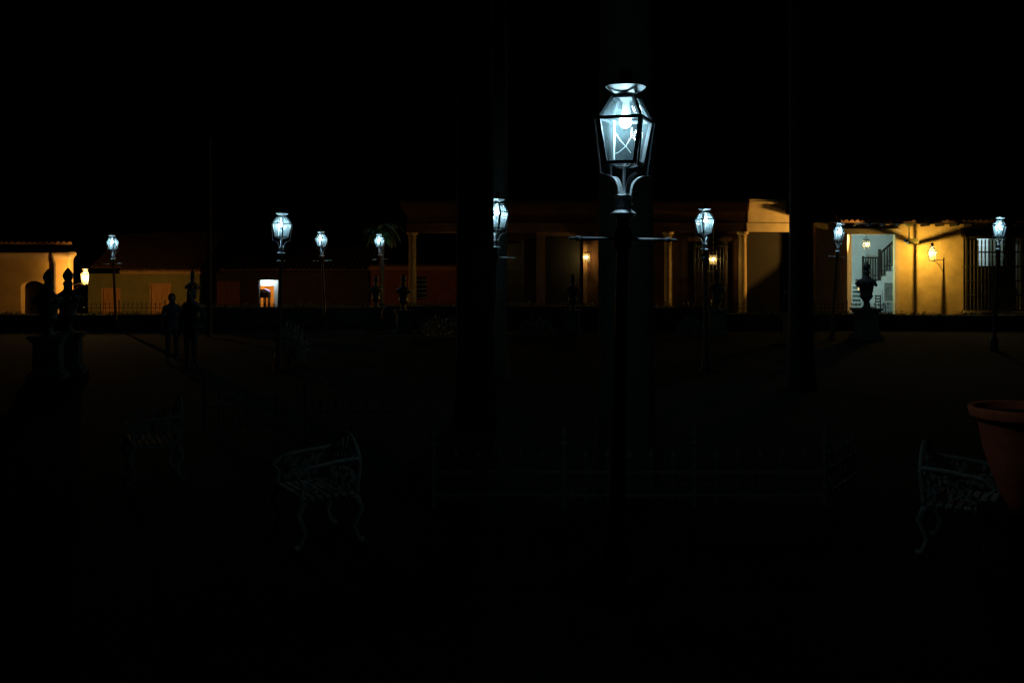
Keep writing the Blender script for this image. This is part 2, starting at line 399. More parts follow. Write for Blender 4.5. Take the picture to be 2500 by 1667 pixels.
for x in (-0.19, 0.15): bb.box(x, x + 0.04, 0.16, 0.199, 0.472, 1.0)
for z in (0.6, 0.75, 0.9): bb.box(-0.149, 0.149, 0.17, 0.19, z, z + 0.07)
bb.build('backrest', WOOD, ch)
for x in (-0.19, 0.15):
    for y in (-0.19, 0.15): MB().box(x, x + 0.04, y, y + 0.04, 0, 0.429).build('leg', WOOD, ch)
py_ = YR + 3.86
pic = empty('framed_picture', (X(2177, py_), py_, Z(738, py_)), 'large dark picture in a white frame leaning under the white stairs', 'picture')
pw, ph = 0.46, Z(688, py_) - Z(738, py_)
f2 = MB(); f2.box(-pw, pw, 0, 0.05, 0, 0.06); f2.box(-pw, pw, 0, 0.05, ph - 0.06, ph); f2.box(-pw, -pw + 0.06, 0, 0.05, 0.061, ph - 0.061); f2.box(pw - 0.06, pw, 0, 0.05, 0.061, ph - 0.061)
f2.build('frame', WHITEWALL, pic)
MB().box(-pw + 0.061, pw - 0.061, 0.02, 0.045, 0.062, ph - 0.062).build('canvas', ART, pic)

# ------------------------------------------------------------------ lanterns
def square(r, z, rot=0): return [Vector((r * math.cos(R(45 + 90 * i) + rot), r * math.sin(R(45 + 90 * i) + rot), z)) for i in range(4)]
def hanging_lantern(px, py_top, Y, label, size=1.0, drop=0.35, rot=0.4, bulb=WARMB):
    p = at(px, py_top, Y)
    t = empty('hanging_lantern', p, label, 'lantern', (0, 0, rot), 'hanging lanterns in the doorways')
    k = size
    MB().tube([(0, 0, 0.16 * k), (0, 0, drop)], 0.008, 6).lathe([(0.05, drop - 0.02), (0.05, drop)], 10).build('chain', IRON, t)
    cg = MB()
    for i in range(4):
        a = R(45 + 90 * i); cg.tube([(0.13 * k * math.cos(a), 0.13 * k * math.sin(a), 0), (0.10 * k * math.cos(a), 0.10 * k * math.sin(a), 0.09 * k), (0, 0, 0.17 * k)], 0.008, 5)
    cg.lathe([(0.15 * k, -0.012), (0.155 * k, 0), (0.10 * k, 0.035 * k), (0.03 * k, 0.045 * k)], 8)
    cg.build('cap', IRON, t)
    fr = MB(); a, b = square(0.165 * k, -0.02), square(0.145 * k, -0.42 * k)
    for i in range(4):
        fr.tube([a[i], b[i]], 0.011, 4); fr.tube([a[i], a[(i + 1) % 4]], 0.011, 4); fr.tube([b[i], b[(i + 1) % 4]], 0.011, 4)
    fr.tube([b[0], b[2]], 0.008, 4)
    f = fr.build('frame', IRON, t)
    gl = MB(); a, b = square(0.155 * k, -0.03), square(0.137 * k, -0.41 * k)
    for i in range(4): j = (i + 1) % 4; gl.add([a[i], a[j], b[j], b[i]], [(0, 1, 2, 3)])
    gl.build('glass', WARMGLASS, f)
    sphere(0.04 * k, 10, (0, 0, -0.2 * k)).build('bulb', bulb, f, True)
    return t
def wall_lantern(mount, pos, label, bulb, k=1.0, rot=0.3, grp='wall lanterns', br=0.0125, bz=0.41):
    mount, pos = Vector(mount), Vector(pos)
    t = empty('wall_lantern', pos, label, 'wall lantern', (0, 0, 0), grp)
    m = mount - pos
    ar = MB(); ar.tube([m + Vector((0, 0, 0.10)), Vector((m.x * 0.35, m.y * 0.35, 0.06)), Vector((0, 0, -0.02))], 0.018, 6)
    ar.tube([m + Vector((0, 0, -0.5)), Vector((m.x * 0.75, m.y * 0.75, -0.32)), Vector((m.x * 0.4, m.y * 0.4, -0.06)), Vector((m.x * 0.15, m.y * .15, 0.0))], 0.014, 6)
    ar.tube([Vector((m.x * .72, m.y * .72, -0.3)), Vector((m.x * .62, m.y * .62, -0.2)), Vector((m.x * .7, m.y * .7, -0.12)), Vector((m.x * .8, m.y * .8, -0.16))], 0.01, 5)
    ar.box(m.x - 0.03, m.x + 0.03, m.y - 0.02, m.y - 0.0, -0.58, 0.2)
    ar.build('bracket', IRON, t)
    fr = MB(); b, a, r_ = square(0.16 * k, 0.03, rot), square(0.25 * k, 0.50 * k, rot), square(0.09 * k, 0.68 * k, rot)
    for i in range(4):
        j = (i + 1) % 4
        for u, v in ((a[i], b[i]), (a[i], a[j]), (b[i], b[j]), (a[i], r_[i]), (r_[i], r_[j])): fr.tube([u, v], 0.018 * k, 4)
    f = fr.build('frame', IRON, t)
    gl = MB()
    for i in range(4):
        j = (i + 1) % 4; s_ = 0.97
        gl.add([a[i] * s_, a[j] * s_, b[j], b[i]], [(0, 1, 2, 3)]); gl.add([a[i] * s_, a[j] * s_, r_[j], r_[i]], [(0, 1, 2, 3)])
    gl.build('glass', WARMGLASS, f)
    sphere(br * k, 12, (0, 0, bz * k)).build('bulb', bulb, f, True)
    MB().lathe([(0.10 * k, 0.69 * k), (0.15 * k, 0.72 * k), (0.16 * k, 0.735 * k), (0.06 * k, 0.75 * k), (0.07 * k, 0.82 * k), (0.08 * k, 0.86 * k), (0.03 * k, 0.92 * k), (0.01, 0.95 * k)], 14).build('cap', IRON, t, True)
    return t
hanging_lantern(2115, 586, YR + 1.6, 'square glass lantern hanging inside the open doorway above the stairs', 1.15, 1.5)
wall_lantern((X(2304, YR), YR - 0.003, Z(640, YR)), (X(2276, YR - 1.35), YR - 1.35, Z(638, YR - 1.35)),
             'glowing yellow bracket lantern on the yellow wall between the doorway and the barred window', SODIUM, 1.0, -0.56)
# box lamp hung from the eaves: it throws light on the corner house
bxp = Vector((X(2227, YR - 1.05), YR - 1.1, Z(588, YR - 1.05)))
sl = empty('flood_lamp', bxp, 'yellow box flood lamp hanging on a rod from the eaves right of the doorway', 'flood lamp')
MB().box(-0.26, 0.26, -0.13, 0.13, -0.14, 0.12).build('housing', PLATE, sl, rot=(0, R(-5), 0), bevel=0.015)
rd = MB().tube([(-0.18, 0, 0.12), (-0.18, 0, 0.78)], 0.028, 8)
rd.prism([(-0.45, 0.86), (-0.30, 0.74), (-0.06, 0.74), (0.10, 0.86)], -0.06, 0.06)
rd.build('hanging_rod', PLATE, sl)
MB().box(-0.40, -0.27, -0.09, 0.09, -0.06, 0.07).build('lamp_head', IRON, sl, bevel=0.01)
sp = bpy.data.lights.new('flood_spot', 'SPOT'); sp.energy = 3600; sp.color = (1.0, 0.55, 0.12); sp.spot_size = R(57); sp.spot_blend = 0.2; sp.shadow_soft_size = 0.05
spo = bpy.data.objects.new('flood_spot', sp); C.objects.link(spo)
spo.location = bxp + Vector((-0.46, 0.0, 0)); tgt = Vector((12.2, 48.0, 4.0)) - spo.location
spo.rotation_euler = tgt.to_track_quat('-Z', 'Y').to_euler()

# ------------------------------------------------------------------ corner house with an entablature (centre)
PA = Vector((X(1822, 50.2), 50.2)); PL = Vector((X(985, 51.0), 51.0))
fd = (PA - PL); FL = fd.length; ang = math.atan2(fd.y, fd.x); fdn = fd.normalized()
corner = empty('corner_house', (PL.x, PL.y, -0.15), 'dark red house with cream entablature, round columns and an open porch on its left', 'house', (0, 0, ang))
def fu(px):        # distance along the front for a photo column
    d = (px - 1250) / F           # ray (d,1)
    # PL + t*fdn = s*(d,1)
    den = fdn.x - d * fdn.y
    return (d * PL.y - PL.x) / den
def fz(px, py): 
    t = fu(px); Y = PL.y + t * fdn.y
    return Z(py, Y) + 0.15
ztop = fz(1822, 487); zen = fz(1822, 566)          # top of the cornice, bottom of the entablature
d0, d1, dzt = fu(1331), fu(1424), fz(1380, 576)
g0, g1, gzt = fu(1236), fu(1276), fz(1250, 596)
v0, v1, vzt = fu(1697), fu(1776), fz(1740, 602)
wl0 = fu(1192)
MB().wall(wl0, FL - 0.02, 0, zen - 0.002, 0.22, 0.7, [(d0, d1, -1, dzt), (g0, g1, 0.55, gzt), (v0, v1, 0.4, vzt)]).build('wall', RWALL, corner)
def entab(x0, x1, mb, prof=None):
    # stepped mouldings, (front y, z0, z1)
    h = ztop - zen
    lay = [(-0.10, 0, 0.26), (-0.14, 0.26, 0.285), (-0.06, 0.29, 0.56), (-0.16, 0.562, 0.62), (-0.24, 0.622, 0.70), (-0.30, 0.702, 0.78), (-0.36, 0.782, 0.86), (-0.42, 0.862, 0.94), (-0.36, 0.942, 1.0)]
    for (y, a, b) in lay: mb.box(x0 + y * 0.9, x1 - y * 0.25, y, 0.9, zen + a * h, zen + b * h - 0.002)
    return mb
entab(fu(997), FL - 0.12, MB()).build('entablature', mat('shaded_moulding', (0.24, 0.115, 0.05), 0.9, 0.25, 1.6, bump=0.2), corner)  # front moulding darker than the chamfer's: its unlit face put into the colour
def column(u, r, y, nm='column'):
    z1 = zen - 0.003
    pr = [(r * 1.35, 0), (r * 1.35, 0.22), (r * 1.15, 0.26), (r, 0.34), (r * 0.98, 1.5), (r * 0.88, z1 - 0.35), (r * 0.88, z1 - 0.30), (r * 1.05, z1 - 0.28), (r * 1.05, z1 - 0.24), (r * 0.9, z1 - 0.22), (r * 0.92, z1 - 0.16), (r * 1.25, z1 - 0.12), (r * 1.4, z1 - 0.08), (r * 1.4, z1)]
    o = MB().lathe(pr, 28, (u, y, 0)).build(nm, mat('tan_column', (0.40, 0.26, 0.11), 0.9, 0.25, 2.0, bump=0.2), corner, True)
    return o
for px in (1006, 1213, 1632, 1814): column(fu(px), 0.21, 0.12)
# wall strips and door surround
pl = MB()
pl.box(d0 - 0.46, d0 - 0.003, 0.12, 0.219, 0, zen - 0.01); pl.box(d1 + 0.003, d1 + 0.20, 0.12, 0.219, 0, zen - 0.01); pl.box(d0 - 0.002, d1 + 0.002, 0.14, 0.219, dzt + 0.003, zen - 0.012)
pl.build('door_surround', mat('brown_trim', (0.30, 0.16, 0.07), 0.9, 0.25, 2), corner)
MB().box(d0 + 0.01, d1 - 0.01, 0.62, 0.68, 0.02, dzt - 0.02).build('door', WOOD, corner)
# barred windows with bowed tops
def grille(u0, u1, z0, z1, nm='window'):
    f = MB(); yo = -0.02
    f.wall(u0 - 0.06, u1 + 0.06, z0 - 0.06, z1 + 0.06, 0.10, 0.219, [(u0, u1, z0, z1)])
    o = f.build(nm, WOOD, corner, weld=True)
    b = MB(); n = 9
    for i in range(n + 1):
        u = u0 + (u1 - u0) * i / n; b.tube([(u, yo, z0), (u, yo, z1)], 0.013, 5)
    for k in range(6):
        z = z0 + (z1 - z0) * k / 5; b.tube([(u0 - 0.05, yo, z), (u1 + 0.05, yo, z)], 0.016, 5)
    for dz in (0.0, 0.14, 0.26):    # bowed iron hoops over the top
        pts = []
        for k in range(13):
            a = math.pi * k / 12; pts.append(((u0 + u1) / 2 - (u1 - u0) / 2 * 1.04 * math.cos(a), yo - 0.10 * math.sin(a), z1 + dz * 1.4 * math.sin(a) + 0.02))
        b.tube(pts, 0.012, 5)
    for (u, s) in ((u0, 1), (u1, -1)):
        b.tube([(u, yo, z1), (u, 0.215, z1)], 0.012, 5); b.tube([(u, yo, z0 + .02), (u, 0.215, z0 + .02)], 0.012, 5)
    b.build('grille', mat('grille_iron', (0.07, 0.06, 0.045), 0.6, 0.3, 12), o)
    return o
grille(g0, g1, 0.55, gzt); grille(v0, v1, 0.4, vzt)
MB().box(g0, g1, 0.66, 0.70, 0.55, gzt).build('shutter', WOOD, corner)
# room behind the right window
rw = MB(); ru0, ru1 = v0 - 0.9, v1 + 0.6
rw.box(ru0, ru1, 3.6, 3.8, 0, 4.4); rw.box(ru0 - 0.2, ru0 - 0.002, 0.7, 3.8, 0, 4.4); rw.box(ru1 + .002, ru1 + 0.2, 0.7, 3.8, 0, 4.4); rw.box(ru0 - .2, ru1 + .2, 0.7, 3.8, 4.402, 4.5)
rw.build('room_wall', DWALL, corner)
MB().box(0.3, FL - 0.3, 0.9, 6.0, ztop - 0.3, ztop - 0.1).build('roof', TILE, corner)
MB().box(FL - 9.5, FL - 0.25, 5.8, 6.0, 0, ztop - 0.32).build('rear_wall', RWALL, corner)
# chamfered corner wall
PB = Vector((X(1940, 50.75), 50.75)); cd_ = PB - PA; cl_ = cd_.length; ca = math.atan2(cd_.y, cd_.x) - ang
Mloc = Matrix.Rotation(ca, 4, 'Z')
cwp = (FL, 0.0, 0)
MB().box(0.06, cl_, 0.22, 0.6, 0, zen - 0.003).build('chamfer_wall', mat('shaded_plaster', (0.022, 0.014, 0.005), 0.9, 0.3, 1.5, bump=0.2), corner, loc=cwp, rot=(0, 0, ca))  # darker than the front wall plaster: shade below the entablature is in the colour
ce = MB(); h = ztop - zen
for (y, a, b) in [(-0.05, 0, 0.27), (0.0, 0.275, 0.29), (-0.06, 0.30, 0.56), (-0.10, 0.562, 0.66), (-0.15, 0.662, 0.76), (-0.20, 0.762, 0.86), (-0.26, 0.862, 0.94), (-0.22, 0.942, 1.0)]:
    ce.box(0.02 + (b > 0.3) * 0.05, cl_ - (0.55 if a > 0.5 else 0), y, 0.6, zen + a * h, zen + b * h - 0.002)
ce.build('chamfer_entablature', CREAM, corner, loc=cwp, rot=(0, 0, ca))
# lanterns of the corner house
def front_pt(px, py, off): 
    t = fu(px); p = PL + fdn * t + Vector((-fdn.y, fdn.x)) * off
    return p
q = front_pt(1432, 600, -0.35); hanging_lantern(1432, 617, q.y, 'square glass lantern hanging beside the dark door of the corner house', 1.15, 1.0)
q = front_pt(1741, 600, -0.3); hanging_lantern(1741, 622, q.y, 'square glass lantern glowing at the tall barred window of the corner house', 1.2, 1.7)
q = front_pt(1160, 600, -0.25); hanging_lantern(1163, 618, q.y, 'added square glass lantern, unseen in the open porch behind the thick palm trunk', 1.15, 1.0, bulb=WARMB)  # unseen lantern, added to brighten the porch wall and the red house

# low house seen through the porch
lh = empty('low_red_house', (X(905, 59), 59, -0.15), 'low dark red house seen through the open porch of the corner house', 'house')
lw = X(1180, 59) - X(905, 59); lz = Z(660, 59) + 0.15
w0, w1 = X(1016, 59) - X(905, 59), X(1042, 59) - X(905, 59)
MB().wall(0, lw, 0, lz, 0, 0.4, [(w0, w1, 0.6, Z(675, 59) + .15)]).build('wall', mat('red_plaster', (0.26, 0.07, 0.03), 0.9, 0.25, 1.5), lh)
MB().box(-0.1, lw + 0.1, -0.15, 0.4, lz + 0.002, lz + 0.22).build('cornice', mat('red_trim', (0.40, 0.16, 0.07), 0.9, 0.2, 2), lh)
MB().tiles(-0.1, lw + 0.1, 0.0, lz + 0.26, 5, lz + 1.2).build('roof', TILE, lh)
lb = MB().box(w0, w1, 0.25, 0.3, 0.6, Z(675, 59) + .15).build('window', WOOD, lh)
gb = MB()
for k in range(6): gb.box(w0, w1, 0.1, 0.12, 0.7 + k * 0.26, 0.72 + k * 0.26)
gb.build('slats', WHITEWALL, lb)

# ------------------------------------------------------------------ left: lit ochre house with arched doorway
YL = 50.0; GL = -1.6
oh = empty('ochre_house', (X(-90, YL), YL, GL), 'ochre corner house with an arched doorway and moulded cornice lit by an amber lantern', 'house')
def xl(px): return X(px, YL) - X(-90, YL)
def zl_(py): return Z(py, YL) - GL
a0, a1 = xl(51), xl(109); asp, acr = zl_(701), zl_(686)
holes = [(a0, a1, -1, asp)]
for k in range(44):
    u0 = a0 + (a1 - a0) * k / 44; u1 = a0 + (a1 - a0) * (k + 1) / 44; m_ = ((k + .5) / 44 - .5) * 2
    holes.append((u0, u1, asp - 0.01, asp + (acr - asp) * math.sqrt(max(0, 1 - m_ * m_))))
xe = xl(167)
MB().wall(0, xe, 0, zl_(633), 0, 0.55, holes).build('wall', OWALL, oh)
sw_ = MB(); xb_ = X(160, YL + 8) - X(-90, YL); zq = zl_(633)
sw_.add([(xe - .6, .552, 0), (xe - .02, .552, 0), (xb_, 8, 0), (xb_ - .5, 8, 0), (xe - .6, .552, zq), (xe - .02, .552, zq), (xb_, 8, zq), (xb_ - .5, 8, zq)], [(0, 3, 2, 1), (4, 5, 6, 7), (0, 1, 5, 4), (1, 2, 6, 5), (2, 3, 7, 6), (3, 0, 4, 7)])
sw_.build('side_wall', OWALL, oh)
cn = MB(); zb, zt_ = zl_(633), zl_(615)
for (y, a, b) in [(-0.06, 0.002, 0.3), (-0.12, 0.302, 0.45), (-0.17, 0.452, 0.62), (-0.24, 0.622, 0.85), (-0.20, 0.852, 1.0)]:
    cn.box(0, xe - y * 0.7, y, 0.55, zb + a * (zt_ - zb), zb + b * (zt_ - zb) - 0.002)
cn.build('cornice', CREAM, oh)
MB().tiles(0, xe + 0.4, -0.45, zt_ + 0.42, 5, zt_ + 1.5, hip=xe - 5).build('roof', TILE, oh)
MB().box(a0, a1, 0.42, 0.5, 0, acr).build('door', WOOD, oh)
MB().tube([(xl(135), -0.08, 0), (xl(135), -0.08, zb - 0.25), (xl(133.5), -0.12, zb - 0.08), (xl(131.5), -0.30, zt_ - 0.02)], 0.055, 8).build('downpipe', mat('brown_pipe', (0.06, 0.04, 0.03), 0.6), oh, True)
wall_lantern((X(169, YL), YL - 0.005, Z(704, YL)), (X(208, YL - 1.0), YL - 1.0, Z(695, YL - 1.0)),
             'fierce amber bracket lantern at the corner of the ochre house', SODIUM2, 1.05, 0.5, br=0.036, bz=0.34)

# olive tiled house
Yo = 60.0
hh = empty('olive_house', (X(215, Yo), Yo, GL), 'low olive house with a tiled eave, an orange shuttered window and a door', 'house')
def xo(px): return X(px, Yo) - X(215, Yo)
def zo(py): return Z(py, Yo) - GL
MB().wall(0, xo(487), 0, zo(668), 0, 0.4, [(xo(369), xo(415), zo(775), zo(695)), (xo(252), xo(291), -1, zo(707))]).build('wall', GWALL, hh)
MB().tiles(xo(300), xo(487) + 0.2, -0.5, zo(668) + 0.22, 5, zo(668) + 2.6, 0.24).build('roof', TILE, hh)
MB().tiles(xo(222), xo(299), -0.1, zo(655) + 0.06, 5, zo(655) + 2.2, 0.24).build('upper_roof', TILE, hh)
et = MB(); et.box(xo(300), xo(487) + .2, -0.40, -0.002, zo(668) + 0.0, zo(668) + 0.05)
n_e = 34; p_e = (xo(487) + .2 - xo(300)) / n_e
for i in range(n_e):
    for j in range(2):
        cx = xo(300) + (i + .5 + .25 * j) * p_e; ro = .47 * p_e
        pts_ = [(cx + ro * math.cos(math.pi * k / 6), zo(668) + .055 + j * .075 + rnd.uniform(-.01, .01) + ro * .8 * math.sin(math.pi * k / 6)) for k in range(7)]
        et.prism(pts_, -.56 - .05 * j + rnd.uniform(-.02, .02), -.3)
et.build('eave_tiles', mat('lit_clay', (0.85, 0.50, 0.20), 0.9, 0.35, 9), hh)  # tile ends lighter than the roof: lantern light put into the clay colour
ow = MB().box(xo(369), xo(415), 0.1, 0.16, zo(775), zo(695)).build('window', ORANGEWOOD, hh)
fm = MB()
fm.box(xo(366), xo(369) - .002, -0.05, 0.0, zo(778), zo(692)); fm.box(xo(415) + .002, xo(418), -0.05, 0, zo(778), zo(692)); fm.box(xo(369), xo(415), -0.05, 0, zo(695) + .002, zo(692)); fm.box(xo(369), xo(415), 0.07, 0.098, zo(730), zo(729))
fm.build('frame', ORANGEWOOD, ow)
dr = MB().box(xo(252), xo(291), 0.1, 0.16, 0, zo(707)).build('door', ORANGEWOOD, hh)
f3 = MB(); f3.box(xo(248), xo(252) - .002, -0.04, 0.0, 0, zo(703)); f3.box(xo(291) + .002, xo(295), -0.04, 0, 0, zo(703)); f3.box(xo(252), xo(291), -0.04, 0, zo(707) + .002, zo(703))
f3.build('frame', ORANGEWOOD, dr)

# long low house with one lit doorway
Yd = 62.0
dh = empty('long_low_house', (X(492, Yd), Yd, GL), 'long low brown house with a closed red door and one bright open doorway', 'house')
def xd(px): return X(px, Yd) - X(492, Yd)
def zd(py): return Z(py, Yd) - GL
MB().wall(0, xd(900), 0, zd(664), 0, 0.4, [(xd(632), xd(681), -1, zd(684)), (xd(521), xd(585), -1, zd(686))]).build('wall', DWALL, dh)
MB().box(0, xd(596), -0.2, 0.4, zd(664) + .002, zd(660)).build('cornice', DWALL, dh)
MB().tiles(-0.1, xd(905), -0.35, zd(660) + 0.02, 5, zd(660) + 1.6).build('roof', TILE, dh)
rdr = MB()
for s_ in range(6):
    u0 = xd(521) + (xd(585) - xd(521)) * s_ / 6; rdr.box(u0 + 0.006, u0 + (xd(585) - xd(521)) / 6 - 0.006, 0.12, 0.17, 0, zd(686))
rdr.build('door', REDWOOD, dh)
il = MB(); il.box(xd(600), xd(720), 4.0, 4.2, 0, zd(676)); il.box(xd(600), xd(612), .4, 4.2, 0, zd(676))
il.build('back_wall', PINKWALL, dh)
il = MB().wall(xd(622), xd(700), 0, zd(672), 0.9, 1.0, [(X(629, Yd + .9) - X(492, Yd), X(669, Yd + .9) - X(492, Yd), -1, Z(698, Yd + .9) - GL)])
il.box(xd(700), xd(703), .4, 4, 0, zd(672)); il.box(xd(613), xd(703), 0.401, 3.99, zd(672) + .002, zd(672) + .15)
il.build('inner_wall', WHITEWALL, dh)
MB().box(xd(612), xd(703), 0.0, 4.2, 0.9, 1.0).build('floor', FLOORT, dh)
l3 = bpy.data.lights.new('shop_light', 'POINT'); l3.energy = 40; l3.color = (0.72, 0.92, 1.0); l3.shadow_soft_size = 0.05
o3 = bpy.data.objects.new('shop_light', l3); C.objects.link(o3); o3.location = (X(650, Yd + .55), Yd + .5, Z(681, Yd + .5))
l4 = bpy.data.lights.new('amber_room_light', 'POINT'); l4.energy = 32; l4.color = (1.0, 0.6, 0.22); l4.shadow_soft_size = 0.08
o4 = bpy.data.objects.new('amber_room_light', l4); C.objects.link(o4); o4.location = (X(676, Yd + 2.9), Yd + 3.0, Z(700, Yd + 3.0))
yc = Yd + 0.62; zf = GL + 1.0
cb = empty('cabinet', (X(645, yc), yc, zf), 'dark cabinet on legs with a rounded lilac top inside the bright doorway', 'cabinet')
zz = Z(714, yc) - zf; zb_ = Z(727, yc) - zf
MB().box(-0.36, 0.36, -0.25, 0.25, zb_, zz).build('body', WOOD, cb, bevel=0.02)
for sx in (-0.35, 0.0, 0.27):
    for sy_ in (-0.22, 0.16): MB().box(sx, sx + 0.07, sy_, sy_ + 0.06, 0, zb_ - 0.001).build('leg', WOOD, cb)
MB().prism([(0.35 * math.cos(math.pi * k / 14), zz + 0.002 + 0.22 * math.sin(math.pi * k / 14)) for k in range(15)], -0.24, 0.24).build('top', LILAC, cb)

# ------------------------------------------------------------------ street lamps
HG = 3.02   # glass bottom height on a standard lamp
def lamp_parts():
    d = {}
    return d
def street_lamp(px, s, label, lean=0.0, bar=0.0, phi=22.0, dz=0.0, bulb_dx=0.0):
    Y = 7.0 * 304 / s; xb = X(px, Y) - 2.67 * math.tan(R(lean))
    t = empty('street_lamp', (xb, Y, 0), label, 'street lamp', (0, R(lean), 0), 'iron street lamps of the square')
    # post
    pr = [(0.055, 0.42), (0.052, 0.46), (0.050, 1.0), (0.045, 2.2 + dz), (0.044, 2.40 + dz), (0.062, 2.42 + dz), (0.070, 2.46 + dz), (0.070, 2.50 + dz), (0.058, 2.54 + dz), (0.044, 2.57 + dz), (0.05, 2.62 + dz), (0.055, 2.645 + dz)]
    po = MB().lathe(pr, 20).build('post', POSTM, t, True)
    MB().lathe([(0.13, 0), (0.13, 0.08), (0.10, 0.11), (0.10, 0.30), (0.085, 0.34), (0.06, 0.38), (0.06, 0.42)], 8).build('base', POSTM, po)
    if 'bar' not in LP:
        b = MB()
        for sg in (-1, 1):
            b.tube([(sg * 0.06, 0, 0), (sg * 0.30, 0, 0)], 0.012, 8)
            b.tube([(sg * 0.295, 0, 0), (sg * 0.31, 0, 0), (sg * 0.325, 0, 0), (sg * 0.34, 0, 0)], [0.012, 0.02, 0.02, 0.010], 8)
            b.tube([(sg * 0.34, 0, 0), (sg * 0.36, 0, 0), (sg * 0.385, 0, 0)], [0.009, 0.012, 0.004], 8)
        LP['bar'] = b.build('crossbar', IRON_PALE, t, True)
    else: n_ = LP['bar'].copy(); C.objects.link(n_); n_.parent = t; LP['_b'] = n_
    cb_ = LP.get('_b') or LP['bar']; LP['_b'] = None
    cb_.location = (0, 0, 2.48 + dz); cb_.rotation_euler = (0, 0, R(bar))
    if 'head' not in LP:
        parts = []
        c = MB().lathe([(0.05, 2.635), (0.075, 2.64), (0.092, 2.652), (0.092, 2.662), (0.062, 2.685), (0.056, 2.70), (0.056, 2.765), (0.062, 2.77), (0.062, 2.785), (0.05, 2.79), (0.045, 2.81)], 22)
        for i in range(4):
            a = R(90 * i + 20); c.lathe([(0.008, -0.006), (0.008, 0.006)], 6, (0.06 * math.cos(a), 0.06 * math.sin(a), 2.73))
        parts.append(c.build('collar', IRON_PALE, t, True))
        c = MB().tube([(0, 0, 2.80), (0, 0, 3.03)], 0.012, 10)
        parts.append(c.build('stem', IRON_PALE, t, True))
        for i in range(4):      # quarter-round straps
            a = R(45 + 90 * i); ca_, sa = math.cos(a), math.sin(a); tx, ty = -sa, ca_
            pts = [(0.048, 2.80)]
            for k in range(9):
                b = R(90 * k / 8); pts.append((0.178 - 0.126 * math.cos(b), 2.815 + 0.120 * math.sin(b)))
            pts.append((0.195, 2.937))
            st_ = MB(); vs, fs = [], []
            for (r, z) in pts:
                for w_ in (-0.017, 0.017):
                    vs.append((r * ca_ + tx * w_, r * sa + ty * w_, z))
            nn = len(pts)
            off = len(vs)
            for j, (r, z) in enumerate(pts):
                pr_ = pts[max(0, j - 1)]; nx_ = pts[min(nn - 1, j + 1)]
                dr_, dz_ = nx_[0] - pr_[0], nx_[1] - pr_[1]; l_ = math.hypot(dr_, dz_) or 1
                orr, oz = dz_ / l_ * 0.006, -dr_ / l_ * 0.006
                for w_ in (-0.017, 0.017): vs.append(((r + orr) * ca_ + tx * w_, (r + orr) * sa + ty * w_, z + oz))
            for j in range(nn - 1):
                A = 2 * j
                fs += [(A, A + 1, A + 3, A + 2), (off + A, off + A + 2, off + A + 3, off + A + 1), (A, A + 2, off + A + 2, off + A), (A + 1, off + A + 1, off + A + 3, A + 3)]
            st_.add(vs, fs); parts.append(st_.build('bracket', IRON_PALE, t, True))
        fr = MB(); top, bot, rt = square(0.210, 3.318), square(0.146, 3.012), square(0.108, 3.472)
        ear, tip = square(0.240, 3.312), square(0.186, 2.938)
        for i in range(4):
            j = (i + 1) % 4
            fr.tube([top[i], bot[i]], 0.0165, 4); fr.tube([bot[i], bot[j]], 0.0155, 4); fr.tube([top[i], top[j]], 0.0165, 4); fr.tube([top[i] * 1.0, rt[i]], 0.0145, 4); fr.tube([rt[i], rt[j]], 0.013, 4)
            parts.append(MB().tube([ear[i], tip[i]], 0.0065, 6).build('stay_rod', IRON_PALE, t)); fr.tube([top[i], ear[i]], 0.007, 4)
            fr.tube([ear[i], ear[i] + Vector((ear[i].x * .06, ear[i].y * .06, 0.002))], 0.010, 6)
            # floor spider holding the cage
            fr.tube([bot[i], Vector((bot[i].x * .45, bot[i].y * .45, 2.985)), Vector((0, 0, 2.985))], 0.008, 5)
        f = fr.build('lantern_frame', IRON, t); parts.append(f)
        a, b, r_ = square(0.205, 3.312), square(0.143, 3.016), square(0.105, 3.466)
        gl = MB()
        for i in range(4): j = (i + 1) % 4; gl.add([a[i], a[j], b[j], b[i]], [(0, 1, 2, 3)])
        gl.build('side_glass', COOLGLASS, f)
        gl = MB(); a = square(0.207, 3.322)
        for i in range(4): j = (i + 1) % 4; gl.add([a[i], a[j], r_[j], r_[i]], [(0, 1, 2, 3)])
        gl.build('roof_glass', COOLGLASS, f)
        sphere(0.042, 14, (0.012, -0.03, 3.298), 1.0).build('bulb', LED, f, True)
        hd = MB().lathe([(0.028, 3.335), (0.032, 3.36), (0.025, 3.43), (0.05, 3.47)], 12, (0.012, -0.02, 0))
        hd.build('lamp_holder', BOWLM, f, True)
        wr = MB()
        pts1 = [Vector((-0.075, 0.0, 3.24)), Vector((-0.035, -0.005, 3.175)), Vector((0.01, 0, 3.13)), Vector((0.045, 0, 3.085))]
        pts2 = [Vector((0.05, 0.01, 3.26)), Vector((0.045, 0.005, 3.20)), Vector((0.01, 0, 3.135)), Vector((-0.04, 0, 3.09)), Vector((-0.085, 0, 3.07))]
        wr.tube(pts1, 0.0024, 5); wr.tube(pts2, 0.0024, 5)
        wr.tube([(-0.075, 0.02, 3.035), (-0.075, 0.02, 3.31)], 0.010, 8)
        wr.build('wiring', WHITEWALL, f, True, rot=(0, 0, R(22)))
        c = MB().lathe([(0.045, 3.468), (0.066, 3.472), (0.068, 3.478), (0.05, 3.484), (0.045, 3.49), (0.045, 3.505)], 20)
        parts.append(c.build('neck', IRON, t, True))
        c = MB().lathe([(0.045, 3.495), (0.075, 3.502), (0.112, 3.522), (0.142, 3.547), (0.139, 3.550), (0.108, 3.530), (0.045, 3.508)], 28)
        parts.append(c.build('bowl', BOWLM, t, True))
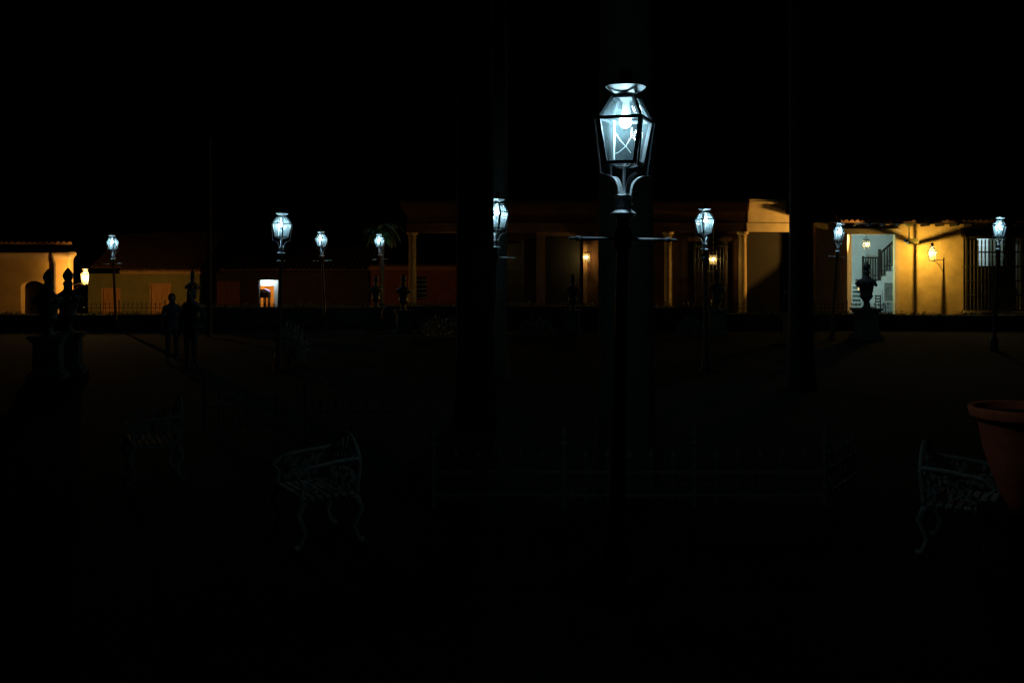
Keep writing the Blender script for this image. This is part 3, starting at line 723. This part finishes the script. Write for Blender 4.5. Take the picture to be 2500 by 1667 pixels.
        c = MB().lathe([(0.048, 3.515), (0.046, 3.60), (0.044, 3.645), (0.036, 3.66), (0.041, 3.664), (0.038, 3.672), (0.01, 3.678)], 18)
        parts.append(c.build('chimney', IRON, t, True))
        LP['head'] = parts
        new = parts
    else:
        new = [copy_tree(p, t) for p in LP['head']]
    for o_ in [c_ for p in new for c_ in children(p) if 'glass' in c_.name]:
        o_.material_slots[0].link = 'OBJECT'
        o_.material_slots[0].material = CLEARGLASS if s > 200 else COOLGLASS
    for p in new: p.location = (0, 0, dz); p.rotation_euler = (0, 0, R(phi))
    return t
LP = {}
street_lamp(1522, 304, 'nearest and largest iron street lamp, its lantern showing crossed wires', 1.1, 0, -22, -0.012)
street_lamp(1210, 116, 'lit street lamp half hidden by the thick palm trunk', 2.4, 0, -28, 0.0)
street_lamp(686.5, 95, 'tall lit street lamp above the bright open doorway, its crossbar seen end on', 1.6, 90, -27, -0.04)
street_lamp(786.4, 57.6, 'smaller lit street lamp second to the right of the bright doorway', -2.6, 0, -30, 0.09)
street_lamp(928, 50, 'smallest lit street lamp standing under drooping palm fronds', -2.6, 33, -24, 0.2)
street_lamp(276.5, 56.7, 'lit street lamp in front of the olive house, beside the amber wall lantern', -2.4, 12, -10, -0.02)
street_lamp(1721, 97, 'lit street lamp in front of the barred window of the corner house', -0.3, 68, 22, 0.03)
street_lamp(2044, 67, 'lit street lamp just left of the open doorway of the yellow house', 4.0, 27, -25, 0.17)
street_lamp(2436.5, 76, 'lit street lamp in front of the barred window of the yellow house', 2.6, 40, -35, 0.16)

# ------------------------------------------------------------------ palms
def frond(mb, base, az, el, length, droop, nl=16, lw=0.035, ll=0.5):
    p = Vector(base); d = Vector((math.cos(az) * math.cos(el), math.sin(az) * math.cos(el), math.sin(el)))
    pts = [p.copy()]; n = nl
    for k in range(n):
        d = (d + Vector((0, 0, -droop / n))).normalized(); p = p + d * (length / n); pts.append(p.copy())
    mb.tube(pts, [0.02 * (1 - .8 * k / n) for k in range(n + 1)], 4)
    for k in range(2, n + 1):
        t = k / n; L_ = ll * math.sin(math.pi * min(1, 0.15 + t * 0.85)) + 0.08
        dd = (pts[k] - pts[k - 1]).normalized(); side = dd.cross(Vector((0, 0, 1)))
        if side.length < 1e-3: side = Vector((1, 0, 0))
        side.normalize()
        for sg in (-1, 1):
            for jj in (0, 0.5):
                q0 = pts[k - 1].lerp(pts[k], jj); tip = q0 + side * sg * L_ * 0.8 + dd * L_ * 0.45 + Vector((0, 0, -L_ * (0.35 + rnd.random() * 0.3)))
                mid = q0.lerp(tip, 0.45) + Vector((0, 0, L_ * 0.12)); w = dd * lw
                mb.add([q0 - w * .5, q0 + w * .5, mid + w * .6, tip, mid - w * .6], [(0, 1, 2, 3, 4)])
def royal_palm(px, width, Y, label, height=11):
    r = width / 2 / F * Y
    t = empty('royal_palm', (X(px, Y), Y, 0), label, 'palm tree', group='royal palms of the square')
    pr = []; z = 0.0; ph_ = rnd.random() * 6
    while z < height:
        bulge = 1.0 + 0.06 * math.sin(z * 0.5 + ph_) + (0.35 * math.exp(-z * 2.2))
        pr.append((r * bulge * (1 + rnd.uniform(-.012, .012)), z)); pr.append((r * bulge * 1.012, z + 0.05)); z += 0.14 + rnd.random() * 0.05
    MB().lathe(pr, 26).build('trunk', TRUNK, t, True)
    MB().lathe([(r * 0.95, height), (r * 1.0, height + .3), (r * 0.6, height + 1.5), (0.08, height + 1.9)], 18).build('crownshaft', FROND, t, True)
    m = MB()
    for k in range(14): frond(m, (0, 0, height + 1.6), k * 2.4, R(70 - k * 6), 3.6, 1.7, 14, 0.05, 0.7)
    m.build('crown', FROND, t)
    return t
royal_palm(1160, 86, 14.5, 'thick royal palm trunk hiding half of a lit street lamp')
royal_palm(1208, 60, 20.5, 'royal palm trunk standing behind the half hidden street lamp')
royal_palm(1528, 128, 10.4, 'royal palm trunk directly behind the nearest street lamp')
royal_palm(1955, 57, 19.0, 'royal palm trunk between the corner house and the yellow house')
sp_ = empty('drooping_palm', (X(933, 43.6), 43.6, 0), 'small palm with drooping green fronds over the smallest street lamp', 'palm tree')
MB().lathe([(0.14, 0), (0.10, 0.4), (0.085, 4.2)], 10).build('trunk', TRUNK, sp_, True)
m = MB()
for k in range(11): frond(m, (0, 0, 4.15), k * 2.4 + .4, R(50 - k * 6), 1.25, 2.4, 12, 0.03, 0.4)
m.build('crown', FROND, sp_)
pp = empty('wooden_pole', (X(511, 33), 33, 0), 'slender pale wooden pole rising above the low houses', 'pole')
MB().lathe([(0.085, 0), (0.07, 3), (0.055, 6.5)], 12).build('shaft', TRUNK, pp, True)
MB().lathe([(0.07, 6.5), (0.07, 6.55), (0.02, 6.62)], 12).build('cap', IRON, pp)

# ------------------------------------------------------------------ urns on pedestals
UP = [(0.13, 0), (0.125, .03), (.085, .07), (.075, .14), (.085, .2), (.13, .26), (.17, .31), (.175, .35), (.155, .40), (.175, .48), (.19, .58), (.215, .66), (.25, .695), (.265, .72), (.26, .745), (.20, .775), (.125, .82), (.085, .87), (.08, .93), (.098, .98), (.09, 1.01), (.062, 1.04), (.088, 1.08), (.104, 1.14), (.088, 1.2), (.045, 1.26), (.003, 1.31)]
U0 = None
def urn(px, Y, label, ped=0.85, k=1.0):
    global U0
    loc = (X(px, Y), Y, 0)
    rot = rnd.uniform(-.3, .3)
    t = empty('pedestal_urn', loc, label, 'urn', (0, 0, rot), 'garden urns on pedestals'); t.scale = (k, k, k)
    if U0 is None:
        p = MB(); p.box(-.34, .34, -.34, .34, 0, .12); p.box(-.28, .28, -.28, .28, .122, .18); p.box(-.24, .24, -.24, .24, .182, ped - .12); p.box(-.29, .29, -.29, .29, ped - .118, ped - .06); p.box(-.33, .33, -.33, .33, ped - .058, ped)
        po = p.build('pedestal', STONE, t, bevel=0.01)
        pn = MB(); pn.box(-.17, .17, -.25, -.2401, .24, ped - .18); pn.build('panel', STONE, po)
        v = MB().lathe(UP, 26).build('vase', URNM, t, True, loc=(0, 0, ped + 0.002))
        hd = MB()
        for q_ in range(10):
            a_ = q_ * math.pi / 5
            hd.lathe([(.004, -.07), (.035, -.045), (.04, 0), (.03, .03), (.004, .045)], 7, (.255 * math.cos(a_), .255 * math.sin(a_), .69 - .03 * (q_ % 2)))
        hd.build('garland', URNM, v, True)
        U0 = [po, v]
    else:
        for q in U0: copy_tree(q, t)
    return t
urn(118, 20.5, 'dark bud topped urn against the arched doorway of the ochre house', k=1.05)
urn(166, 21.5, 'dark urn against the right hand corner of the ochre house', k=1.06)
urn(470, 38, 'dark urn behind the taller standing person', k=1.03)
urn(985, 35, 'grey pedestal urn in front of the left column of the corner house', k=0.97)
urn(918, 38, 'grey pedestal urn close beside the smallest street lamp', k=0.95)
urn(1398, 35, 'grey pedestal urn in front of the dark door of the corner house', k=0.97)
urn(1750, 34, 'dark urn in front of the barred window with the glowing lantern', k=1.03)
urn(1938, 30, 'dark urn half hidden behind the right hand palm trunk', k=1.0)
urn(2115, 32, 'dark urn silhouetted in the bright doorway of the yellow house', k=1.17)

# ------------------------------------------------------------------ hedges
def hedge(px0, px1, Y, h, label, depth=1.0, dens=300, bump=0.05):
    x0, x1 = X(px0, Y), X(px1, Y); L_ = x1 - x0
    t = empty('clipped_hedge', ((x0 + x1) / 2, Y, 0), label, 'hedge', group='clipped hedges along the far edge')
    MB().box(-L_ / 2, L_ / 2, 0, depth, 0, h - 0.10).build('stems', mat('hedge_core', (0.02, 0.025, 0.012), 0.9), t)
    m = MB(); n = int(L_ * dens)
    for i in range(n):
        u = rnd.uniform(-L_ / 2, L_ / 2); top = rnd.random() < 0.62
        hh_ = h + bump * (math.sin(u * 1.7) + math.sin(u * 4.1 + 1)) * 0.5
        c = Vector((u, rnd.uniform(0, depth), hh_ - 0.10 + rnd.random() ** 2 * 0.13)) if top else Vector((u, rnd.uniform(-.06, .03), rnd.uniform(0, hh_ - .03)))
        a, e = rnd.uniform(0, 6.28), rnd.uniform(-.6, 1.2); l_ = rnd.uniform(.05, .09)
        d = Vector((math.cos(a) * math.cos(e), math.sin(a) * math.cos(e), math.sin(e))) * l_; w = d.cross(Vector((rnd.uniform(-1, 1), rnd.uniform(-1, 1), rnd.uniform(-1, 1)))).normalized() * l_ * .4
        m.add([c - d * .5, c + w * .5, c + d * .5, c - w * .5], [(0, 1, 2, 3)])
    kind(m.build('leaves', LEAF, t), 'stuff')
hedge(-40, 455, 38.5, 0.58, 'low clipped hedge in front of the ochre and olive houses', bump=0.02)
hedge(462, 905, 39.0, 0.84, 'clipped hedge in front of the long low house', bump=0.04)
hedge(912, 1480, 39.5, 0.88, 'clipped hedge in front of the porch and dark door', bump=0.04)
hedge(1488, 1766, 39.0, 0.84, 'clipped hedge in front of the barred window with the lantern', bump=0.03)
hedge(1772, 2190, 38.5, 0.60, 'low clipped hedge between the corner house and the open doorway', bump=0.03)
hedge(2196, 2540, 38.0, 0.58, 'shaggy topped hedge below the yellow wall and its lantern', bump=0.10)

# ------------------------------------------------------------------ iron picket fence along the far edge
def fence_panel(loc, n, pitch, h, post_h, m, label, cat, grp, rotz=0, scroll=False):
    t = empty('iron_fence', loc, label, cat, (0, 0, rotz), grp)
    L_ = n * pitch
    pk = MB()
    for i in range(1, n):
        x = i * pitch
        pk.tube([(x, 0, 0.04), (x, 0, h - 0.12)], 0.010, 5)
        pk.lathe([(0.010, h - 0.125), (0.024, h - 0.10), (0.030, h - 0.075), (0.014, h - 0.04), (0.003, h)], 8, (x, 0, 0))
    rl_ = MB(); rl_.box(0.02, L_ - 0.02, -0.012, 0.012, h - 0.24, h - 0.215); rl_.box(0.02, L_ - 0.02, -0.012, 0.012, 0.10, 0.125)
    rl_.build('rails', m, t)
    if scroll:
        sc_ = pk
        for i in range(n):
            cx = (i + .5) * pitch; pts = []
            for k in range(15):
                a = k / 14 * 4.2; r_ = pitch * .36 * (1 - k / 19)
                pts.append((cx + r_ * math.cos(a), 0, h * .30 + r_ * math.sin(a)))
            sc_.tube(pts, 0.008, 5)
    pk.build('pickets', m, t)
    MB().lathe([(0.022, 0), (0.022, post_h - .2), (0.035, post_h - .19), (0.035, post_h - .17), (0.02, post_h - .15), (0.03, post_h - .11), (0.032, post_h - .08), (0.012, post_h - .03), (0.003, post_h)], 10).build('post', m, t, True)
    return t
fy2 = 42.0; fx0 = X(180, fy2); n_pan = 0
pf = None
where = ['beside the ochre house', 'below the amber lantern', 'in front of the olive house door', 'in front of the orange shuttered window', 'behind the two standing people', 'below the red door', 'below the bright doorway', 'right of the bright doorway', 'below the smallest lamps', 'in front of the open porch', 'behind the thick palm trunk', 'in front of the dark door', 'behind the nearest lamp', 'left of the barred lantern window', 'under the barred lantern window', 'at the lit corner of the corner house', 'left of the yellow house doorway', 'below the open doorway']
for i, wtxt in enumerate(where):
    lab = 'dark iron picket fence panel ' + wtxt
    p_ = (fx0 + i * 1.92, fy2 + rnd.uniform(-.05, .05), 0.0)
    if pf is None: pf = fence_panel(p_, 10, 0.192, 0.86, 0.98, IRON, lab, 'fence', 'iron fence panels along the far edge')
    else:
        c = copy_tree(pf); c.location = p_; c['label'] = lab

# near garden fences, white painted
yn = 9.45; xs_ = X(1058, yn)
nf = None
for i, wtxt in enumerate(['left of the nearest lamp post', 'behind the nearest lamp post', 'right of the nearest lamp post']):
    lab = 'low white ironwork fence panel with scrolls ' + wtxt
    p_ = (xs_ + i * 1.24, yn, 0)
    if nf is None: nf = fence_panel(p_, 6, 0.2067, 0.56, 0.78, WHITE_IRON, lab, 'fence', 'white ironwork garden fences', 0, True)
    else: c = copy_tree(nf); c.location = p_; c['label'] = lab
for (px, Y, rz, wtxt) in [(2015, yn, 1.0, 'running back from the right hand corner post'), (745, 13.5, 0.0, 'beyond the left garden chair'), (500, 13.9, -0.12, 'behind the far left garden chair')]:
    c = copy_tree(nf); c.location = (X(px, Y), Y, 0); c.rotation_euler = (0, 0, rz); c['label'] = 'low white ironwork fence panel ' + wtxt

# ------------------------------------------------------------------ cast iron garden benches
def bench():
    t = empty('garden_chair', (0, 0, 0), '', 'garden chair', group='white cast iron garden chairs')
    Wd = 0.66; sh = 0.42
    # seat
    st_ = MB()
    for k in range(7): st_.box(-Wd / 2, Wd / 2, -0.24 + k * 0.068, -0.24 + k * 0.068 + 0.05, sh - 0.025, sh)
    st_.box(-Wd / 2 + 0.02, -Wd / 2 + 0.05, -0.24, 0.24, sh - 0.05, sh - 0.0255); st_.box(Wd / 2 - .05, Wd / 2 - 0.02, -0.24, 0.24, sh - 0.05, sh - 0.0255)
    st_.build('seat', CHAIRM, t, bevel=0.004)
    # back: three arched fern panels of leaf work
    b = MB()
    def back_h(x): return 0.24 + 0.19 * max(0, math.cos(x / (Wd / 2) * math.pi / 2)) ** 0.8
    pts = [(-Wd / 2, 0.24, sh)] + [(-Wd / 2 + Wd * k / 24, 0.24 + 0.10 * back_h(-Wd / 2 + Wd * k / 24), sh + back_h(-Wd / 2 + Wd * k / 24)) for k in range(25)] + [(Wd / 2, 0.24, sh)]
    b.tube(pts, 0.016, 6); b.tube([(-Wd / 2, .25, sh + .05), (Wd / 2, .25, sh + .05)], 0.012, 6)
    r2 = random.Random(3)
    for i in range(95):
        x = r2.uniform(-Wd / 2 + .03, Wd / 2 - .03); hh_ = back_h(x); z = r2.uniform(.05, max(.06, hh_ - .02)); a = r2.uniform(0.3, 2.8)
        l_ = r2.uniform(.05, .10); y = 0.245 + 0.10 * z
        d = Vector((math.cos(a), 0.1 * math.sin(a), math.sin(a))) * l_; w = Vector((-math.sin(a), 0, math.cos(a))) * l_ * .26
        c = Vector((x, y, sh + z)); o_ = Vector((0, 0.012, 0))
        b.add([c - d * .5, c + w, c + d * .5, c - w, c - d * .5 + o_, c + w + o_, c + d * .5 + o_, c - w + o_], [(0, 1, 2, 3), (7, 6, 5, 4), (0, 4, 5, 1), (1, 5, 6, 2), (2, 6, 7, 3), (3, 7, 4, 0)])
    b.build('backrest', CHAIRM, t)
    for sx in (-Wd / 2, Wd / 2):
        a = MB(); a.tube([(sx, .25, sh + .27), (sx, .05, sh + .26), (sx, -.18, sh + .23), (sx, -.27, sh + .16), (sx, -.22, sh + .10), (sx, -.24, sh)], 0.018, 7)
        for i in range(36):
            y = r2.uniform(-.2, .22); z = r2.uniform(.03, .22); an = r2.uniform(.3, 2.8); l_ = r2.uniform(.05, .09)
            d = Vector((0, math.cos(an), math.sin(an))) * l_; w = Vector((0, -math.sin(an), math.cos(an))) * l_ * .28; c = Vector((sx - .006, y, sh + z)); o_ = Vector((.012, 0, 0))
            a.add([c - d * .5, c + w, c + d * .5, c - w, c - d * .5 + o_, c + w + o_, c + d * .5 + o_, c - w + o_], [(0, 1, 2, 3), (7, 6, 5, 4), (0, 4, 5, 1), (1, 5, 6, 2), (2, 6, 7, 3), (3, 7, 4, 0)])
        a.build('armrest', CHAIRM, t)
        for sy_ in (-1, 1):
            l = MB().tube([(sx, sy_ * .22, sh - .03), (sx, sy_ * .27, sh - .14), (sx, sy_ * .21, sh - .28), (sx, sy_ * .25, .03), (sx, sy_ * .29, 0.015)], [.035, .03, .022, .022, .03], 8)
            l.build('leg', CHAIRM, t, True)
    return t
b0 = bench()
for i, (px, Y, rz, lab) in enumerate([(772, 8.4, -60, 'white cast iron garden chair left of the nearest lamp, closest of the left pair'), (372, 10.8, -64, 'white cast iron garden chair at the far left of the square'), (2350, 8.0, 58, 'white cast iron garden chair beside the large terracotta pot')]):
    b_ = b0 if i == 0 else copy_tree(b0)
    b_.location = (X(px, Y), Y, 0); b_.rotation_euler = (0, 0, R(rz)); b_['label'] = lab

# ------------------------------------------------------------------ terracotta pot on its plinth
YP = 7.3; kp = YP / 6.0
pot = empty('terracotta_pot', (X(2500, YP), YP, Z(1240, YP)), 'large tapering terracotta pot with a thick rim at the right edge', 'pot')
hp = Z(992, YP) - Z(1240, YP)
MB().lathe([(r0 * kp, z0 if z0 < .4 * 1 and r0 < .24 else z0) for r0, z0 in ((0.085, 0), (0.10, 0.03), (0.14, 0.13), (0.185, 0.27), (0.225, 0.42), (0.26, hp - .10), (0.265, hp - .09), (0.300, hp - .075), (0.312, hp - .02), (0.305, hp), (0.28, hp - .01), (0.25, hp - .10), (0.02, hp - .12))], 40).build('body', TERRA, pot, True)
MB().lathe([(0.255 * kp, hp - .06), (0.02, hp - .05)], 24).build('soil', mat('soil', (.03, .022, .015), .95), pot)
pt = empty('stone_plinth', (X(2500, YP), YP, 0), 'square stone plinth carrying the large terracotta pot', 'plinth')
zpl = Z(1240, YP) - 0.001
q = MB(); q.box(-.26, .26, -.26, .26, 0, .1); q.box(-.2, .2, -.2, .2, .102, zpl - .1); q.box(-.24, .24, -.24, .24, zpl - .098, zpl)
q.build('shaft', mat('darkened_stone', (0.012, 0.012, 0.010), 0.95, 0.4, 5, bump=0.4, spec=0.1), pt, bevel=0.01)  # plinth stone coloured near black in place of the foreground's darkness

# ------------------------------------------------------------------ pale shrubs
def shrub(px, Y, r, h, label):
    t = empty('pale_shrub', (X(px, Y), Y, 0), label, 'shrub', group='pale rounded shrubs')
    m = MB()
    for i in range(700):
        a, e = rnd.uniform(0, 6.28), math.asin(rnd.random()); rr_ = r * (0.55 + 0.45 * rnd.random() ** .4) * (1 + .2 * math.sin(3 * a + px))
        c = Vector((rr_ * math.cos(a) * math.cos(e), rr_ * math.sin(a) * math.cos(e), 0.04 + h * math.sin(e) * rr_ / r))
        d = (c.normalized() + Vector((rnd.uniform(-.7, .7), rnd.uniform(-.7, .7), rnd.uniform(-.2, .7)))).normalized() * rnd.uniform(.08, .15)
        w = d.cross(Vector((rnd.uniform(-1, 1), rnd.uniform(-1, 1), rnd.uniform(-1, 1)))).normalized() * .022
        m.add([c, c + d * .5 + w, c + d, c + d * .5 - w], [(0, 1, 2, 3)])
    m.build('foliage', SILVERLEAF, t)
    s_ = MB()
    for k in range(7): a = k * .9; s_.tube([(0, 0, 0), (r * .3 * math.cos(a), r * .3 * math.sin(a), h * .4), (r * .6 * math.cos(a), r * .6 * math.sin(a), h * .75)], [.015, .01, .005], 5)
    s_.build('stems', WOOD, t)
shrub(1075, 33, 0.75, 0.55, 'low pale shrub right of the grey pedestal urn by the porch')
shrub(1312, 33, 0.65, 0.5, 'low pale shrub left of the urn before the dark door')
shrub(1685, 33, 0.45, 0.55, 'low pale shrub before the barred window of the corner house')
shrub(705, 24, 0.4, 0.75, 'pale shrub at the foot of the tall lamp above the bright doorway')

# ------------------------------------------------------------------ two people standing as silhouettes
def person(px, Y, hgt, rz, label, hand_on_hip):
    t = empty('person', (X(px, Y), Y, 0), label, 'person', (0, 0, R(rz)), 'people standing in the square')
    k = hgt / 1.75
    V, E, Rr = [], [], []
    def v(p, r, par=None):
        V.append(Vector(p) * k); Rr.append(r * k); i = len(V) - 1
        if par is not None: E.append((par, i))
        return i
    pel = v((0, 0, .95), .15); sp1 = v((0, .01, 1.10), .135, pel); ch_ = v((0, .01, 1.28), .155, sp1); up_ = v((0, .015, 1.42), .11, ch_); nk = v((0, 0, 1.50), .055, up_); jaw = v((0, -.015, 1.575), .07, nk); hd = v((0, -.01, 1.65), .088, jaw); tp = v((0, 0, 1.715), .06, hd)
    nose = v((0, -.105, 1.615), .012, jaw)
    for s_ in (-1, 1):
        v((s_ * .088, 0, 1.63), .013, hd)
        sh_ = v((s_ * .17, .01, 1.40), .07, up_)
        if hand_on_hip and s_ == 1: el_, wr_, dv = (s_ * .36, .06, 1.16), (s_ * .20, -.10, 1.02), Vector((-.6, -.5, -.5))
        else: el_, wr_, dv = (s_ * .25, .02, 1.12), (s_ * .27, -.05, .87), Vector((0, -.15, -1))
        e_ = v(el_, .045, sh_); w_ = v(wr_, .028, e_); dv.normalize()
        pm = v(Vector(wr_) + dv * .06, .026, w_)
        sd_ = dv.cross(Vector((s_, 0, 0))).normalized() if abs(dv.x) < .9 else Vector((0, 1, 0))
        for f_, l_ in ((-.03, .065), (-.01, .08), (.01, .075), (.03, .055)):
            q1 = v(Vector(wr_) + dv * .11 + sd_ * f_, .010, pm); v(Vector(wr_) + dv * (.11 + l_ * .6) + sd_ * f_ + Vector((-s_ * .012, 0, 0)), .009, q1)
        th = v(Vector(wr_) + dv * .05 + sd_ * -.045, .011, w_); v(Vector(wr_) + dv * .10 + sd_ * -.06, .009, th)
        hp_ = v((s_ * .095, 0, .88), .095, pel); kn = v((s_ * .105, -.015, .50), .062, hp_); ak = v((s_ * .11, .02, .09), .04, kn); ft = v((s_ * .12, -.11, .035), .035, ak); v((s_ * .12, -.17, .03), .028, ft)
    me = bpy.data.meshes.new('body'); me.from_pydata(V, E, []); me.update()
    o = bpy.data.objects.new('body', me); C.objects.link(o); o.parent = t; me.materials.append(CLOTH)
    sk = o.modifiers.new('skin', 'SKIN')
    bpy.context.view_layer.objects.active = o
    if not me.skin_vertices: me.attributes.new if False else None
    for i, d in enumerate(me.skin_vertices[0].data): d.radius = (Rr[i], Rr[i]); d.use_root = (i == 0)
    sb = o.modifiers.new('sub', 'SUBSURF'); sb.levels = 2; sb.render_levels = 2
    hm = MB().lathe([(.002, .112), (.05, .105), (.085, .075), (.102, .02), (.103, -.03), (.09, -.07), (.07, -.075)], 18, (0, .014, 1.655), sx=.92, sy=1.02)
    ob = hm.build('hair', HAIR, t, True); ob.scale = (k, k, k)
    # open the hair over the face
    bm = bmesh.new(); bm.from_mesh(ob.data)
    dl = [f for f in bm.faces if f.calc_center_median().y < -.045 and f.calc_center_median().z < 1.70]
    bmesh.ops.delete(bm, geom=dl, context='FACES'); bm.to_mesh(ob.data); bm.free()
    fm_ = MB().lathe([(.004, -.13), (.045, -.11), (.068, -.06), (.076, 0), (.07, .05), (.04, .085), (.004, .09)], 16, (0, -.022, 1.645)); fo = fm_.build('face', SKIN, t, True); fo.scale = (k, k, k)
    return t
person(420, 24.0, 1.66, 30, 'shorter person standing dark before the orange shuttered window', False)
person(466, 22.5, 1.80, -25, 'taller person standing dark with one hand on the hip', True)
